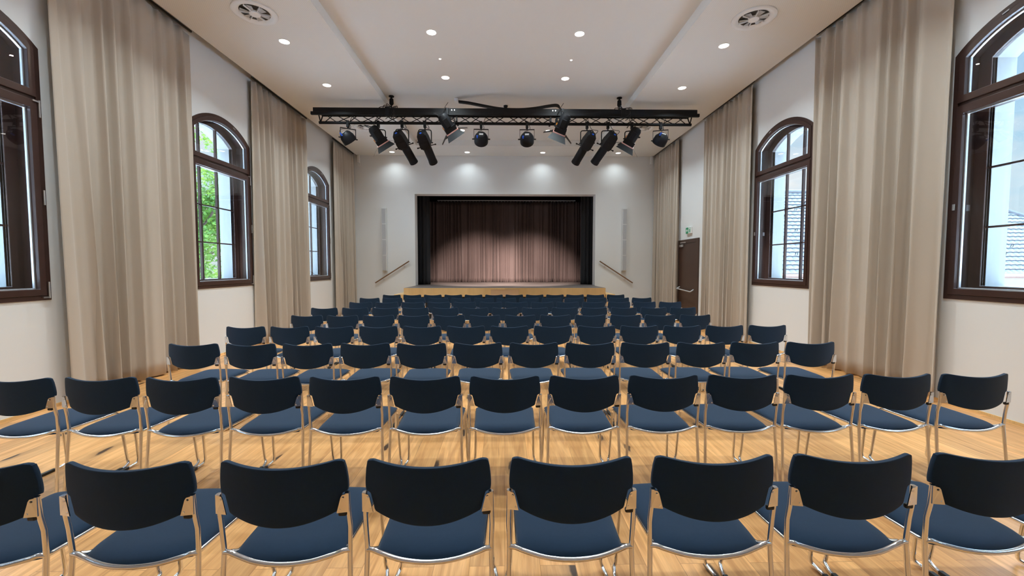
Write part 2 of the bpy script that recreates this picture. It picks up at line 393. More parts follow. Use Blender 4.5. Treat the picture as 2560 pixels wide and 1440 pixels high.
# ------------------------------------------------------------------ windows
def window(idx, s, xw, yc, hinges):
    W = empty('window_%d' % idx, (s*xw, yc, 0), kind='structure')
    def out(inset, w, z0=None, zs=None, top=None):
        o = arch(0, WIN['hw'], WIN['z0'] if z0 is None else z0-inset, WIN['zs'], WIN['rise'], inset)
        if top is not None:
            h = WIN['hw'] - inset; o = [(-h,o[0][1]),(h,o[1][1]),(h,top),(-h,top)]
        return [Vector((s*w, y, z)) for y, z in o]
    D = lambda w: (s*w, 0, 0)
    MB().ring(out(0,-.012), out(.05,-.012), D(.10)).build('window_frame', M['dwood'], W, bevel=.003)
    a = out(.052,-.022,z0=3.388); b = out(.115,-.022,z0=3.465)
    up = MB().ring(a, b, D(.075)).build('upper_sash', M['dwood'], W, bevel=.004)
    a = out(.052,-.022,z0=1.252,top=3.352); b = out(.115,-.022,z0=1.322,top=3.265)
    lo = MB().ring(a, b, D(.075)).build('lower_sash', M['dwood'], W, bevel=.004)
    h = WIN['hw'] - .05
    MB().box((s*.0,-h,3.35),(s*.08,h,3.39)).build('transom', M['dwood'], W)
    o = out(.112,.02,z0=3.46); MB().prism(o, D(.006)).build('pane', M['glass'], up)
    o = out(.112,.02,z0=1.318,top=3.268); MB().prism(o, D(.006)).build('pane', M['glass'], lo)
    for z0, top, par in ((3.466,None,up), (1.323,3.264,lo)):
        MB().ring(out(.116,.027,z0=z0,top=top), out(.128,.027,z0=z0+.012,top=None if top is None else top-.012), D(.022)).build('spacer_bar', M['spacer'], par)
    MB().ring(out(.001,.089), out(.03,.089), D(.165)).build('casing', M['dwood'], W)
    MB().ring(out(.0301,.235), out(.15,.235), D(.07)).build('outer_frame', M['dwood'], W, bevel=.004)
    h = WIN['hw'] - .15
    MB().box((s*.238,-h,3.315),(s*.30,h,3.405)).build('outer_transom', M['dwood'], W)
    zt = lambda y: arch(0, WIN['hw'], 1.2, WIN['zs'], WIN['rise'], .15)[2:][0][1] + 0*y
    o = arch(0, WIN['hw'], 1.2, WIN['zs'], WIN['rise'], .15)
    R = (.8*.8+.32*.32)/.64; zc = 3.92+.32-R; r = R-.15
    for y in (-h/3, h/3):
        MB().box((s*.248,y-.017,1.34),(s*.288,y+.017,3.33)).build('muntin', M['dwood'], W)
        MB().box((s*.248,y-.017,3.39),(s*.288,y+.017,zc+math.sqrt(r*r-y*y)+.01)).build('muntin', M['dwood'], W)
    for z in (1.35+.655, 1.35+1.31):
        MB().box((s*.255,-h,z-.011),(s*.282,h,z+.011)).build('muntin', M['dwood'], W)
    MB().prism([Vector((s*.268,p[0],p[1])) for p in o], D(.006)).build('outer_pane', M['glass'], W)
    q = Vector((s*-.03, .28, zc+math.sqrt((R-.03)**2-.28**2)-.03))
    MB().box((-.006,-.03,-.012),(.006,.03,.012), Matrix.Translation((s*-.016,.33,zc+math.sqrt((R-.055)**2-.33**2))) @ Matrix.Rotation(-.33,4,'X')).build('vent_tag', M['grey'], W)
    if hinges:
        for za, zb in ((3.18,3.36),(2.24,2.40),(1.22,1.40)):
            MB().tube([(s*-.03,.765,za),(s*-.03,.765,zb)], .009, 8).build('hinge', M['alu'], W)
        MB().box((s*-.036,.70,3.335),(s*-.022,.765,3.352)).build('hinge_arm', M['alu'], W)
        MB().box((s*-.036,.70,1.222),(s*-.022,.765,1.238)).build('hinge_arm', M['alu'], W)
    else:
        MB().box((s*-.034,.705,2.20),(s*-.022,.735,2.27)).build('latch_cover', M['alu'], W, bevel=.003)
        MB().box((s*.17,.762,2.20),(s*.21,.772,2.27)).build('latch_cover', M['alu'], W, bevel=.003)
    return W
for i, yc in enumerate(WY): window(i+1, -1, XL, yc, True)
for i, yc in enumerate(WY[:3]): window(i+5, 1, XR, yc, False)

# ------------------------------------------------------------------ door, exit sign
D = empty('door_1', (XR, 11.47, 0), kind='structure')
MB().box((-.03,-.67,0),(-.001,-.50,2.335)).box((-.03,.50,0),(-.001,.667,2.335)).box((-.03,-.50,2.235),(-.001,.50,2.335)).build('door_frame', M['door'], D, bevel=.004)
MB().box((-.02,-.495,.006),(-.001,.495,2.23)).build('door_leaf', M['door'], D)
MB().tube(fillet([(-.02,.46,1.0),(-.11,.46,.95),(-.11,-.42,.90),(-.02,-.42,.96)],.03), .017, 10).build('push_bar', M['grey'], D, smooth=60)
MB().box((-.055,.24,2.14),(-.02,.49,2.205)).build('door_closer', M['alu'], D, bevel=.004)
MB().box((-.052,.06,2.245),(-.03,.42,2.268)).build('closer_arm', M['alu'], D)
E_ = empty('exit_sign', (XR, 11.39, 2.57), 'small green and white emergency exit sign on the wall above the brown door', 'sign')
MB().box((-.045,-.155,-.085),(-.001,.155,.085)).build('sign_body', M['signwhite'], E_, bevel=.003)
MB().box((-.047,.0,-.083),(-.0451,.153,.083)).build('green_field', M['green'], E_)
# running figure in the doorway, on the white half; arrow on the green half
def flat(pts, x=-.048, t=.0015): return [(x, y, z) for y, z in pts]
MB().prism(flat([(.125,.012),(.085,.012),(.085,.045),(.03,0),(.085,-.045),(.085,-.012),(.125,-.012)]), (-.002,0,0)).build('arrow', M['signwhite'], E_)
mb = MB().ring(flat([(-.14,-.07),(-.04,-.07),(-.04,.07),(-.14,.07)],-.0455), flat([(-.132,-.07),(-.048,-.07),(-.048,.062),(-.132,.062)],-.0455), (-.002,0,0))
mb.build('doorway_symbol', M['green'], E_)
mb = MB().tube([(-.047,-.085,.04),(-.0475,-.085,.041)], .011, 10)
mb.tube([(-.047,-.088,.025),(-.047,-.09,-.01)], .009, 6); mb.tube([(-.047,-.09,-.01),(-.047,-.072,-.03),(-.047,-.078,-.06)], .006, 6)
mb.tube([(-.047,-.09,-.01),(-.047,-.105,-.035),(-.047,-.122,-.042)], .006, 6); mb.tube([(-.047,-.088,.022),(-.047,-.066,.01),(-.047,-.06,.024)], .0045, 6); mb.tube([(-.047,-.088,.022),(-.047,-.108,.012),(-.047,-.114,-.006)], .0045, 6)
mb.build('running_figure', M['green'], E_)

# ------------------------------------------------------------------ curtains
def fold_curtain(name, s, x0, ya, yb, z0, z1, n, seed, label, group, amp=(.045,.092), material='linen', flare=None, flare_end=None):
    rnd = random.Random(seed)
    ph = [rnd.uniform(0, 2*PI) for _ in range(8)]
    base = empty(name, (s*x0, (ya+yb)/2, z0), label, 'curtain', group)
    L = yb - ya; NU = n*18; NV = 26
    def pt(u, v):
        z = z0 + (z1-z0)*v
        k = 1 - v                                         # 0 at the top, 1 at the hem
        warp = u + .022*math.sin(2*PI*2.3*u+ph[0]) + .013*math.sin(2*PI*5.1*u+ph[1]) + .006*k*math.sin(2*PI*3.7*u+ph[2])
        th = 2*PI*n*warp
        A = amp[0] + (amp[1]-amp[0])*k
        A *= .72 + .28*math.sin(2*PI*1.7*u+ph[3]+k*.9)
        d = A*(math.tanh(1.9*math.sin(th))/.956 + .28*math.sin(2*th+ph[4]) + .22*k*math.sin(th*.5+ph[5]))
        pinch = max(0, v-.93)/.07
        d += pinch*.014*math.sin(2*th+.6) - pinch*.3*d
        y = ya + L*u + .55*A*math.cos(th+.5)*(.5+.5*k)*min(1, 8*u, 8*(1-u))
        if flare: y += flare*(k**1.2)*math.exp(-((u*L-.22)/.15)**2)
        if flare_end: y += flare_end*(k**1.3)*math.exp(-(1-u)*L/.28)
        return (s*(x0-d)-base.location.x, y-base.location.y, z-base.location.z)
    mb = MB(); mb.grid(pt, NU, NV)
    f = mb.build('fabric', M[material], base, smooth=180)
    so = f.modifiers.new('solid', 'SOLIDIFY'); so.thickness = .004; so.offset = 0
    mb = MB().box((-.012,-L/2,z1-z0+.045),(.012,L/2,z1-z0+.07))
    mb.build('track', M['vdark'], base)
    return base
GC = 'beige floor-length window curtains'
CX = 4.955
fold_curtain('window_curtain', -1, CX, 4.72, 6.86, .022, 5.225, 9, 3, 'beige curtain nearest on the left wall, right of the cropped window', GC, flare=.20)
fold_curtain('window_curtain', -1, CX, 8.43, 10.70, .022, 5.225, 10, 5, 'beige curtain hanging between the two whole windows on the left wall', GC)
fold_curtain('window_curtain', -1, CX, 12.28, 13.93, .022, 5.225, 9, 11, 'beige curtain in the far left corner beside the stage wall', GC, flare=.16)
fold_curtain('window_curtain', 1, CX+.045, 4.66, 6.76, .022, 5.225, 9, 8, 'beige curtain nearest on the right wall, between the two windows', GC)
fold_curtain('window_curtain', 1, CX+.045, 8.42, 10.55, .022, 5.225, 10, 21, 'beige curtain on the right wall between the window and the brown door', GC)
fold_curtain('window_curtain', 1, CX+.045, 11.98, 13.93, .022, 5.225, 10, 14, 'beige curtain in the far right corner past the brown door', GC)

# ------------------------------------------------------------------ stage
ST = empty('stage', (0, 12.3, 0), 'low stage platform with dark board floor and oak front', 'stage')
AX0, AX1, AY, HZ = -2.97, 3.0, 12.3, .95
MB().box((AX0,0,HZ-.03),(AX1,YB-AY-.004,HZ)).build('stage_floor', M['sfloor'], ST)
tag(MB().box((OX0+.001,YB,HZ-.02),(OX1-.001,YB+.41,HZ)).box((-3.6,YB+.41,HZ-.02),(3.7,17.7,HZ)).build('floor_stage', M['sfloor']), kind='structure')
MB().box((AX0,-.02,.69),(-.405,0,HZ-.001)).box((.425,-.02,.69),(AX1,0,HZ-.001)).box((-.405,-.02,.905),(.425,0,HZ-.001)).box((AX0,0,.0),(AX0+.02,YB-AY-.004,HZ-.031)).box((AX1-.02,0,0),(AX1,YB-AY-.004,HZ-.031)).box((AX0+.02,.001,.905),(AX1-.02,.02,HZ-.031)).build('fascia', M['oak'], ST)
MB().box((-.403,-.012,.692),(.423,.0,.903)).build('grille', M['fgrille'], ST)
MB().box((AX0+.03,.08,0),(AX1-.03,.1,.90)).build('plinth', M['black'], ST)
for nm, s, x in (('left', -1, AX0), ('right', 1, AX1)):
    t = empty('stage_steps', (x+s*.02, 12.3, 0), 'oak steps beside the stage under the %s handrail' % ('left' if s < 0 else 'right'), 'steps', 'oak steps at the ends of the stage')
    for i in range(4):
        z = .76 - .19*i; xa, xb = sorted((s*(.27*i), s*(.27*(i+1))))
        MB().box((xa,0,.0),(xb,YB-12.3-.002,z)).build('step', M['oak'], t, bevel=.004)
tag(MB().box((-3.62,YB+.41,0),(-3.6,17.72,5.0)).box((3.7,YB+.41,0),(3.72,17.72,5.0)).box((-3.62,17.7,0),(3.72,17.74,5.0)).box((-3.62,YB+.41,4.98),(3.72,17.72,5.0)).box((-3.62,YB+.4,4.0),(3.72,YB+.41,5.0)).box((-3.62,YB+.4,0),(OX0,YB+.41,5.0)).box((OX1,YB+.4,0),(3.72,YB+.41,5.0)).build('wall_stage', M['blackbox']), kind='structure')

def drape(name, x0, x1, y, z0, z1, n, seed, mt, label, cat, group=None, amp=.05, bow=0, track=True):
    rnd = random.Random(seed); ph = [rnd.uniform(0, 2*PI) for _ in range(9)]
    base = empty(name, ((x0+x1)/2, y, z0), label, cat, group); L = x1-x0
    def pt(u, v):
        k = 1-v; x = x0 + L*u
        w = u + .010*math.sin(2*PI*6.3*u+ph[0]) + .006*math.sin(2*PI*14*u+ph[1]) + .0016*k*k*math.sin(2*PI*19*u+ph[7]) + .003*k*math.sin(2*PI*9*u+ph[8])
        th = 2*PI*n*w
        A = amp*(.6+.4*math.sin(2*PI*5.3*u+ph[2]))*(.55+.45*k)
        d = A*(math.sin(th)+.35*math.sin(2.37*th+ph[3])*k+.3*math.sin(.53*th+ph[4]))
        if k > .9: d += (k-.9)/.1*.02*math.sin(3.1*th+ph[5]+40*k)
        yy = -d - bow*max(0, abs(2*u-1)-.80)/.20*k*.8
        return (x-base.location.x+.35*A*math.cos(th), yy, (z1-z0)*v)
    mb = MB(); mb.grid(pt, n*14, 18)
    f = mb.build('fabric', M[mt], base, smooth=180)
    so = f.modifiers.new('solid', 'SOLIDIFY'); so.thickness = .004; so.offset = 0
    return base
sc_ = drape('stage_curtain', -3.35, 3.42, 17.05, .955, 4.22, 46, 2, 'velour', 'wide mauve brown pleated curtain closing the back of the stage', 'curtain', amp=.078, bow=.45)
MB().tube([(-2.75,-.02,3.31),(2.85,-.02,3.31)], .018, 8).build('curtain_rail', M['grey'], sc_)
hk = MB().tube([(0,0,-.065),(0,0,-.01)], .006, 5).build('hook', M['grey'], sc_, loc=(-2.7,-.02,3.31))
for i in range(1, 44):
    o = hk.copy(); C.objects.link(o); o.parent = sc_; o.location.x = -2.7+i*.127
for x0, x1, lb in ((-3.12,-2.62,'black side drape at the left edge of the stage opening'), (2.68,3.18,'black side drape at the right edge of the stage opening')):
    drape('wing_drape', x0, x1, 14.72, .955, 4.6, 4, 9, 'bvel', lb, 'curtain', 'black wing drapes', amp=.04)

# handrails on the stage wall
for s, a, b, m1, m2, lb in ((-1, (-4.308,1.042), (-3.178,1.765), (-3.353,1.585), (-4.039,1.145), 'left'), (1, (4.317,1.036), (3.193,1.766), (3.372,1.575), (4.057,1.14), 'right')):
    h = empty('handrail', (a[0], YB, a[1]), 'thin brown wooden handrail sloping up the stage wall, %s of the opening' % lb, 'handrail', 'handrails by the stage')
    Mx = lambda x, z, dy: (x-a[0], dy, z-a[1])
    MB().tube([Mx(a[0],a[1],-.07), Mx(b[0],b[1],-.07)], .02, 10).build('rail', M['rail'], h, smooth=60)
    for m in (m1, m2):
        MB().lathe([(.035,0),(.035,.012)], 14, Matrix.Translation(Mx(m[0],m[1],-.0005)) @ Matrix.Rotation(PI/2,4,'X')).tube([Mx(m[0],m[1],-.01),Mx(m[0],m[1],-.06),Mx(m[0],m[1]+.045,-.068)], .008, 6).build('bracket', M['alu'], h)
# column loudspeakers
for s, x, lb in ((-1, -3.985, 'left'), (1, 4.012, 'right')):
    t = empty('column_speaker', (x, YB, 1.44), 'tall slim pale grey column loudspeaker on the stage wall, %s of the stage opening' % lb, 'loudspeaker', 'column loudspeakers')
    MB().box((-.075,-.11,0),(.075,-.012,2.075)).build('cabinet', M['spk'], t, bevel=.006)
    for i in range(4):
        MB().box((-.06,-.118,.02+i*.515),(.06,-.111,.51+i*.515)).build('grille', M['grille'], t)
    for z in (.25,1.8): MB().box((-.03,-.014,z),(.03,-.001,z+.12)).build('wall_bracket', M['alu'], t)
# small fittings at the tops of the corner curtains
for s, x, lb in ((-1, -4.80, 'far left'), (1, 4.89, 'far right')):
    t = empty('cord_winder', (x, YB, ZC), 'small white fitting with a hanging cord loop, ceiling corner, %s' % lb, 'fitting', 'corner fittings')
    MB().box((-.035,-.09,-.26),(.035,-.001,-.001)).build('housing', M['white'], t, bevel=.01)
    MB().tube(smooth_path([(-s*.04,-.05,-.02),(-s*.06,-.05,-.2),(-s*.05,-.05,-.33),(-s*.0,-.05,-.36),(s*.03,-.05,-.27)],6), .006, 6).build('cord', M['white'], t)

# ------------------------------------------------------------------ ceiling lamps and vents
def lamp_proto():
    t = empty('downlight', (0,0,0))
    MB().lathe([(.088,0),(.088,-.004),(.080,-.006),(.076,-.002)], 28, cap=False).build('trim_ring', M['white'], t, smooth=40)
    MB().lathe([(.076,-.0022),(.05,-.0026),(.01,-.003)], 28).build('lens', M['lens'], t)
    return t
lp = lamp_proto(); index_children(lp); lamp_used = [0]
def downlight(x, y, z, label, group, watts=LAMP_W):
    t = lp if not lamp_used[0] else copy_tree(lp); lamp_used[0] = 1
    t.location = (x, y, z); tag(t, label, 'ceiling light', group)
    a = bpy.data.lights.new('downlight_bulb', 'AREA'); a.shape = 'DISK'; a.size = .145; a.energy = watts; a.color = (.81,.945,1); a.spread = math.radians(125)
    o = bpy.data.objects.new('downlight_bulb', a); C.objects.link(o); o.parent = t; o.location = (0,0,-.008)
ORD = ['first','second','third','fourth','fifth','sixth','seventh','eighth','ninth','tenth','eleventh','twelfth','thirteenth']
ys = [7.06+1.632*k for k in range(-3, 4)]
GL = 'recessed round ceiling lights'
for cx, zz, col in ((-3.6,ZC,'left low ceiling strip'), (-1.2,ZT,'left raised ceiling column'), (1.245,ZT,'right raised ceiling column'), (3.66,ZC,'right low ceiling strip')):
    for i, y in enumerate(ys):
        if i == 5 and zz == ZT: continue          # no lamp above the truss
        if i >= 3: lb = 'round white recessed light, %s from the camera in the %s' % (ORD[i-3], col)
        else: lb = 'round white recessed light overhead near the camera, %s of the %s' % (ORD[i], col)
        downlight(cx, y, zz, lb, GL)
for x, lb in ((-3.6,'far left, behind the truss spotlights'), (-1.195,'left of centre, above the stage opening'), (1.235,'right of centre, above the stage opening'), (3.675,'far right, beside a spotlight')):
    downlight(x, 13.57, ZC, 'round recessed ceiling light by the stage wall, %s' % lb, GL, LAMP_W*.2)
for x, lb in ((-1.193,'left'), (1.246,'right')):
    t = empty('pin_spotlight', (x, 7.93, ZT), 'tiny glaring pin spotlight between two larger ceiling lights, %s one' % lb, 'ceiling light', 'pin spotlights')
    MB().lathe([(.032,0),(.032,-.003),(.022,-.004)], 18, cap=False).build('trim_ring', M['white'], t)
    MB().lathe([(.022,-.0035),(.004,-.004)], 18).build('lens', M['lens'], t)
    a = bpy.data.lights.new('pin_bulb', 'AREA'); a.shape = 'DISK'; a.size = .04; a.energy = 8; a.color = (1,.86,.68)
    o = bpy.data.objects.new('pin_bulb', a); C.objects.link(o); o.parent = t; o.location = (0,0,-.008)
def vent(x, y, label):
    t = empty('air_diffuser', (x, y, ZC), label, 'vent', 'round ceiling air diffusers')
    MB().lathe([(.30,-.001),(.30,-.018),(.285,-.030),(.255,-.034),(.235,-.026),(.205,.0),(.185,.02)], 44, cap=False).build('rim', M['white'], t, smooth=50)
    MB().lathe([(.20,-.0012),(.01,-.0015)], 32).build('duct', M['vdark'], t)
    MB().lathe([(.075,-.002),(.075,-.032),(.06,-.042),(.01,-.045)], 26).build('hub', M['white'], t, smooth=40)
    for k in range(6):
        Mk = Matrix.Rotation(k*PI/3+.3,4,'Z')
        MB().box((.07,-.004,-.028),(.205,.004,-.004), Mk).build('spoke', M['white'], t)
        MB().prism([Mk @ Vector(p) for p in ((.08,.012,-.006),(.19,.02,-.006),(.165,.10,-.020),(.07,.05,-.020))], (0,0,-.002)).build('blade', M['grey'], t)
vent(-3.615, 6.28, 'large round white air diffuser at the top left of the ceiling')
vent(3.69, 6.28, 'large round white air diffuser at the top right of the ceiling')
vent(-3.64, 11.2, 'round air diffuser behind the left end of the black truss')
vent(3.66, 11.16, 'round air diffuser behind the right end of the black truss')

# ------------------------------------------------------------------ lighting truss
TY, TZ = 9.45, 4.72
T = empty('lighting_truss', (0, TY, TZ), 'long black lattice lighting truss hanging across the hall below the ceiling', 'truss')
x0, x1 = -4.10, 4.20
MB().tube([(x0,0,.04),(x1,0,.04)], .032, 12).build('lower_chord', M['bmetal'], T, smooth=60)
MB().box((x0-.06,-.17,.20),(x1+.06,-.10,.312)).box((x0-.11,-.178,.158),(x1+.11,-.12,.225)).build('upper_front_rail', M['bmetal'], T, bevel=.006)
MB().tube([(x0,.15,.25),(x1,.15,.25)], .026, 10).build('upper_back_chord', M['bmetal'], T, smooth=60)
def lattice(a, b, nseg, gap):
    mb = MB()
    for i in range(nseg):
        xa = x0 + .12 + (x1-x0-.24)*i/nseg; xb = x0 + .12 + (x1-x0-.24)*(i+.5)/nseg; xc = x0+.12+(x1-x0-.24)*(i+1)/nseg
        mb.tube([(xa,*a),(xb,*b)], .009, 6); mb.tube([(xb,*b),(xc,*a)], .009, 6)
    return mb
lattice((0,.05),(-.13,.18),15,0).build('front_lattice', M['bmetal'], T)
lattice((.15,.24),(0,.05),15,0).build('back_lattice', M['bmetal'], T)
lattice((-.13,.22),(.15,.25),14,0).build('top_lattice', M['bmetal'], T)
for x in (x0+.03, x1-.03):
    MB().tube([(x,0,.05),(x+.0,-.13,.25)], .014, 6).tube([(x,0,.05),(x,.15,.28)], .014, 6).tube([(x,-.13,.27),(x,.15,.29)], .014, 6).build('end_frame', M['bmetal'], T)
for x in (-1.19,-1.05,1.02,1.16):
    MB().box((x-.018,-.14,.05),(x+.018,-.10,.26)).box((x-.018,-.12,.03),(x+.018,.15,.05)).build('joint_plate', M['bmetal'], T)
for x in (-1.12,1.09):
    mb = MB()
    for dx in (-.03,.03): mb.lathe([(.012,0),(.012,.01)],10,Matrix.Translation((x+dx,-.168,.27)) @ Matrix.Rotation(PI/2,4,'X'))
    mb.build('bolt_heads', M['alu'], T)
for x in (-2.55, 2.62):
    hz = ZT - TZ
    MB().lathe([(.06,hz-.001),(.06,hz-.02),(.02,hz-.03),(.02,hz-.05),(.045,hz-.07),(.05,hz-.17),(.03,hz-.20),(.014,hz-.21),(.014,.28)], 14, Matrix.Translation((x,.18,0))).build('hanger', M['bmetal'], T, smooth=45)
    MB().box((x-.05,-.19,.14),(x+.05,-.08,.33)).box((x-.03,-.1,.27),(x+.03,.22,.31)).build('hanger_clamp', M['bmetal'], T, bevel=.008)
    mb = MB()
    for k in range(3):
        mb.tube(smooth_path([(x-.2+.1*k,-.16,.30),(x-.14+.05*k,-.05,.38+.03*k),(x+.05,.1,.42),(x+.12+.04*k,-.1,.36),(x+.13,-.19,.20-.06*k),(x-.05+.1*k,-.14,.08)],5), .008, 6)
    mb.build('hanger_cable', M['cable'], T)
MB().lathe([(.05,ZT-TZ-.002),(.05,ZT-TZ-.03),(.03,ZT-TZ-.06),(.02,ZT-TZ-.14)], 14, Matrix.Translation((.03,.69,0))).build('centre_hanger', M['bmetal'], T)
# flat cable chain looping from a ceiling box onto the truss
K = empty('cable_chain', (-1.1, 9.75, ZT), 'flat black cable chain looping from a white ceiling box down to the truss', 'cable')
MB().box((-.045,-.05,-.07),(.045,.05,-.001)).build('junction_box', M['white'], K, bevel=.004)
def ribbon(pts, w, t):
    mb = MB(); P = smooth_path(pts, 6)
    V = []
    for p in P: V.append([mb.bm.verts.new(p+Vector((0,dy,dz))) for dy, dz in ((-w,-t),(w,-t),(w,t),(-w,t))])
    for A, B in zip(V, V[1:]):
        for k in range(4): mb.bm.faces.new((A[k],A[(k+1)%4],B[(k+1)%4],B[k]))
    mb.bm.faces.new(V[0]); mb.bm.faces.new(V[-1]); return mb
ribbon([(.05,0,-.07),(.30,-.08,-.13),(.65,-.2,-.24),(.95,-.25,-.31),(1.2,-.25,-.33),(1.5,-.25,-.33),(1.8,-.25,-.30),(2.05,-.22,-.245),(2.25,-.22,-.22),(2.33,-.22,-.25),(2.36,-.22,-.33)], .04, .022).build('chain', M['bmetal'], K)

# ------------------------------------------------------------------ spotlights on the truss
def basis(d, side):
    z = Vector(d).normalized(); x = Vector(side); x = (x - z*x.dot(z)).normalized(); y = z.cross(x)
    return Matrix(((x.x,y.x,z.x,0),(x.y,y.y,z.y,0),(x.z,y.z,z.z,0),(0,0,0,1)))
def yoke(t, drop, hw, pan, flatbar, top=-.10):
    R = Matrix.Rotation(pan,4,'Z')
    MB().box((-.028,-.035,-.06),(.028,.035,.085)).tube([(0,0,-.05),(0,0,top)], .014, 8).tube([(-.045,0,.10),(.0,0,.06)], .012, 6).build('clamp', M['bmetal'], t, bevel=.004)
    if flatbar:
        MB().box((-hw,-.028,top-.006),(hw,.028,top), R).box((-hw,-.022,-drop),(-hw+.008,.022,top), R).box((hw-.008,-.022,-drop),(hw,.022,top), R).build('yoke', M['bmetal'], t)
    else:
        MB().tube(fillet([(-hw,0,-drop),(-hw,0,top),(hw,0,top),(hw,0,-drop)],.05), .012, 8, M=R).build('yoke', M['bmetal'], t, smooth=60)
    mb = MB()
    for q in (-1,1): mb.tube([(q*(hw-.03),0,-drop),(q*(hw+.035),0,-drop)], .014, 8, M=R)
    mb.build('tilt_knob', M['bmetal'], t)
    return R
def wire(t, pts): MB().tube(smooth_path(pts,5), .006, 6).build('power_cable', M['cable'], t)
def par(x, d, pan, label, watts=0):
    t = empty('par_can', (x, TY, TZ), label, 'spotlight', 'black spotlights on the truss')
    drop = .30; yoke(t, drop, .165, pan, True, -.085)
    B = Matrix.Translation((0,0,-drop)) @ basis(d, (math.cos(pan), math.sin(pan), 0))
    MB().lathe([(.02,-.15),(.085,-.145),(.12,-.11),(.15,-.05),(.155,.02),(.155,.085),(.145,.09)], 26, B).build('housing', M['bmetal'], t, smooth=40)
    MB().lathe([(.143,.086),(.01,.092)], 22, B).build('front_glass', M['lensglass'], t)
    if watts:
        a = bpy.data.lights.new('par_lamp', 'SPOT'); a.energy = watts; a.spot_size = math.radians(36); a.spot_blend = .75; a.shadow_soft_size = .1; a.color = (1,.84,.76)
        o = bpy.data.objects.new('par_lamp', a); C.objects.link(o); o.parent = t
        o.matrix_local = B @ Matrix.Translation((0,0,.11)) @ Matrix.Rotation(PI,4,'X')
    MB().box((-.045,-.02,-.156),(.045,.025,-.146), B).build('rating_plate', M['grey'], t)
    MB().tube([(-.085,.075,-.12),(-.085,.085,-.19)], .018, 8, M=B).build('blue_plug', M['blue'], t)
    p = B @ Vector((-.085,.085,-.19)); wire(t, [p, p+Vector((.02,0,.08)), (.06,-.02,-.08), (.05,-.03,.03), (.12,-.03,.2)])
def fresnel(x, d, pan, label, up=0, fwd=0):
    t = empty('fresnel_spotlight', (x, TY-fwd, TZ+up), label, 'spotlight', 'black spotlights on the truss')
    drop = .26; yoke(t, drop, .15, pan, False)
    B = Matrix.Translation((0,0,-drop)) @ basis(d, (math.cos(pan), math.sin(pan), 0))
    MB().lathe([(.03,-.25),(.085,-.235),(.115,-.18),(.118,-.06),(.112,.10)], 24, B).build('housing', M['bmetal'], t, smooth=40)
    MB().box((-.13,-.13,.06),(.13,.13,.16), B).build('front_box', M['bmetal'], t, bevel=.006)
    mb = MB(); o = [B @ Vector(p) for p in ((-.145,-.145,.16),(.145,-.145,.16),(.145,.145,.16),(-.145,.145,.16))]; i = [B @ Vector(p) for p in ((-.10,-.10,.16),(.10,-.10,.16),(.10,.10,.16),(-.10,.10,.16))]
    mb.ring(o, i, (B.to_3x3() @ Vector((0,0,.035)))).build('gel_frame', M['pink'], t)
    MB().lathe([(.10,.155),(.01,.165)], 20, B).build('front_glass', M['lensglass'], t)
    for k in range(4):
        Rk = B @ Matrix.Rotation(k*PI/2,4,'Z')
        w0, w1 = (.145,.21) if k % 2 == 0 else (.125,.085)
        P = [Rk @ Vector(p) for p in ((-w0,-.15,.18),(w0,-.15,.18),(w1,-.33,.285),(-w1,-.33,.285))]
        MB().prism(P, Rk.to_3x3() @ Vector((0,-.004,.002))).build('barn_door', M['bmetal'], t)
    MB().box((-.135,-.06,.0),(-.118,-.02,.06), B).build('orange_tag', M['orange'], t)
    MB().box((-.05,.11,-.14),(.05,.15,.04), B).build('lamp_tray', M['bmetal'], t, bevel=.004)
    p = B @ Vector((-.06,.0,-.24)); wire(t, [p, p+Vector((-.10,-.02,.06)), (-.12,-.03,-.05), (-.06,-.03,.08), (.02,-.03,.2)])
def profile(x, d, pan, label):
    t = empty('profile_spotlight', (x, TY, TZ), label, 'spotlight', 'black spotlights on the truss')
    drop = .38; yoke(t, drop, .14, pan, False)
    B = Matrix.Translation((0,0,-drop)) @ basis(d, (math.cos(pan), math.sin(pan), 0))
    MB().grid  # lamp house: tapered box
    mb = MB()
    sec = [(-.26,.07,.075),(-.22,.10,.10),(-.08,.115,.115),(.06,.115,.115),(.13,.09,.09)]
    V = [[mb.bm.verts.new(B @ Vector((sx*a, sy*b, z))) for sx, sy in ((-1,-1),(1,-1),(1,1),(-1,1))] for z, a, b in sec]
    for A, Q in zip(V, V[1:]):
        for k in range(4): mb.bm.faces.new((A[k],A[(k+1)%4],Q[(k+1)%4],Q[k]))
    mb.bm.faces.new(V[0]); mb.bm.faces.new(V[-1])
    mb.build('lamp_house', M['bmetal'], t, bevel=.012)
    MB().lathe([(.088,.10),(.095,.14),(.095,.48),(.10,.49),(.10,.55),(.085,.555)], 22, B).build('lens_tube', M['bmetal'], t, smooth=40)
    MB().lathe([(.084,.545),(.01,.550)], 18, B).build('front_glass', M['lensglass'], t)
    for s in (-1,1):
        MB().box((-.115,s*.117-.006,-.06),(.09,s*.117+.006,.08), B).build('cooling_fin', M['bmetal'], t)
        MB().tube([(s*.10,0,.10),(s*.20,0,.10)], .010, 6, M=B).lathe([(.016,0),(.016,.03)],8,B @ Matrix.Translation((s*.19,0,.10)) @ Matrix.Rotation(s*PI/2,4,'Y')).build('shutter_handle', M['bmetal'], t)
    MB().box((-.02,.04,-.275),(.02,.07,-.25), B).build('blue_plug', M['blue'], t)
    MB().box((-.07,-.121,-.08),(.07,-.114,-.05), B).build('vent_strip', M['grey'], t)
    p = B @ Vector((.06,0,-.25)); wire(t, [p, p+Vector((.06,-.02,.08)), (.10,-.03,-.08), (.04,-.03,.05), (.0,-.03,.18)])
par(-3.47, (.45,.55,-.75), .55, 'black can spotlight with blue plug at the left end of the truss')
fresnel(-2.80, (.48,.40,-.78), .3, 'black spotlight with open barn doors, second from the truss left end')
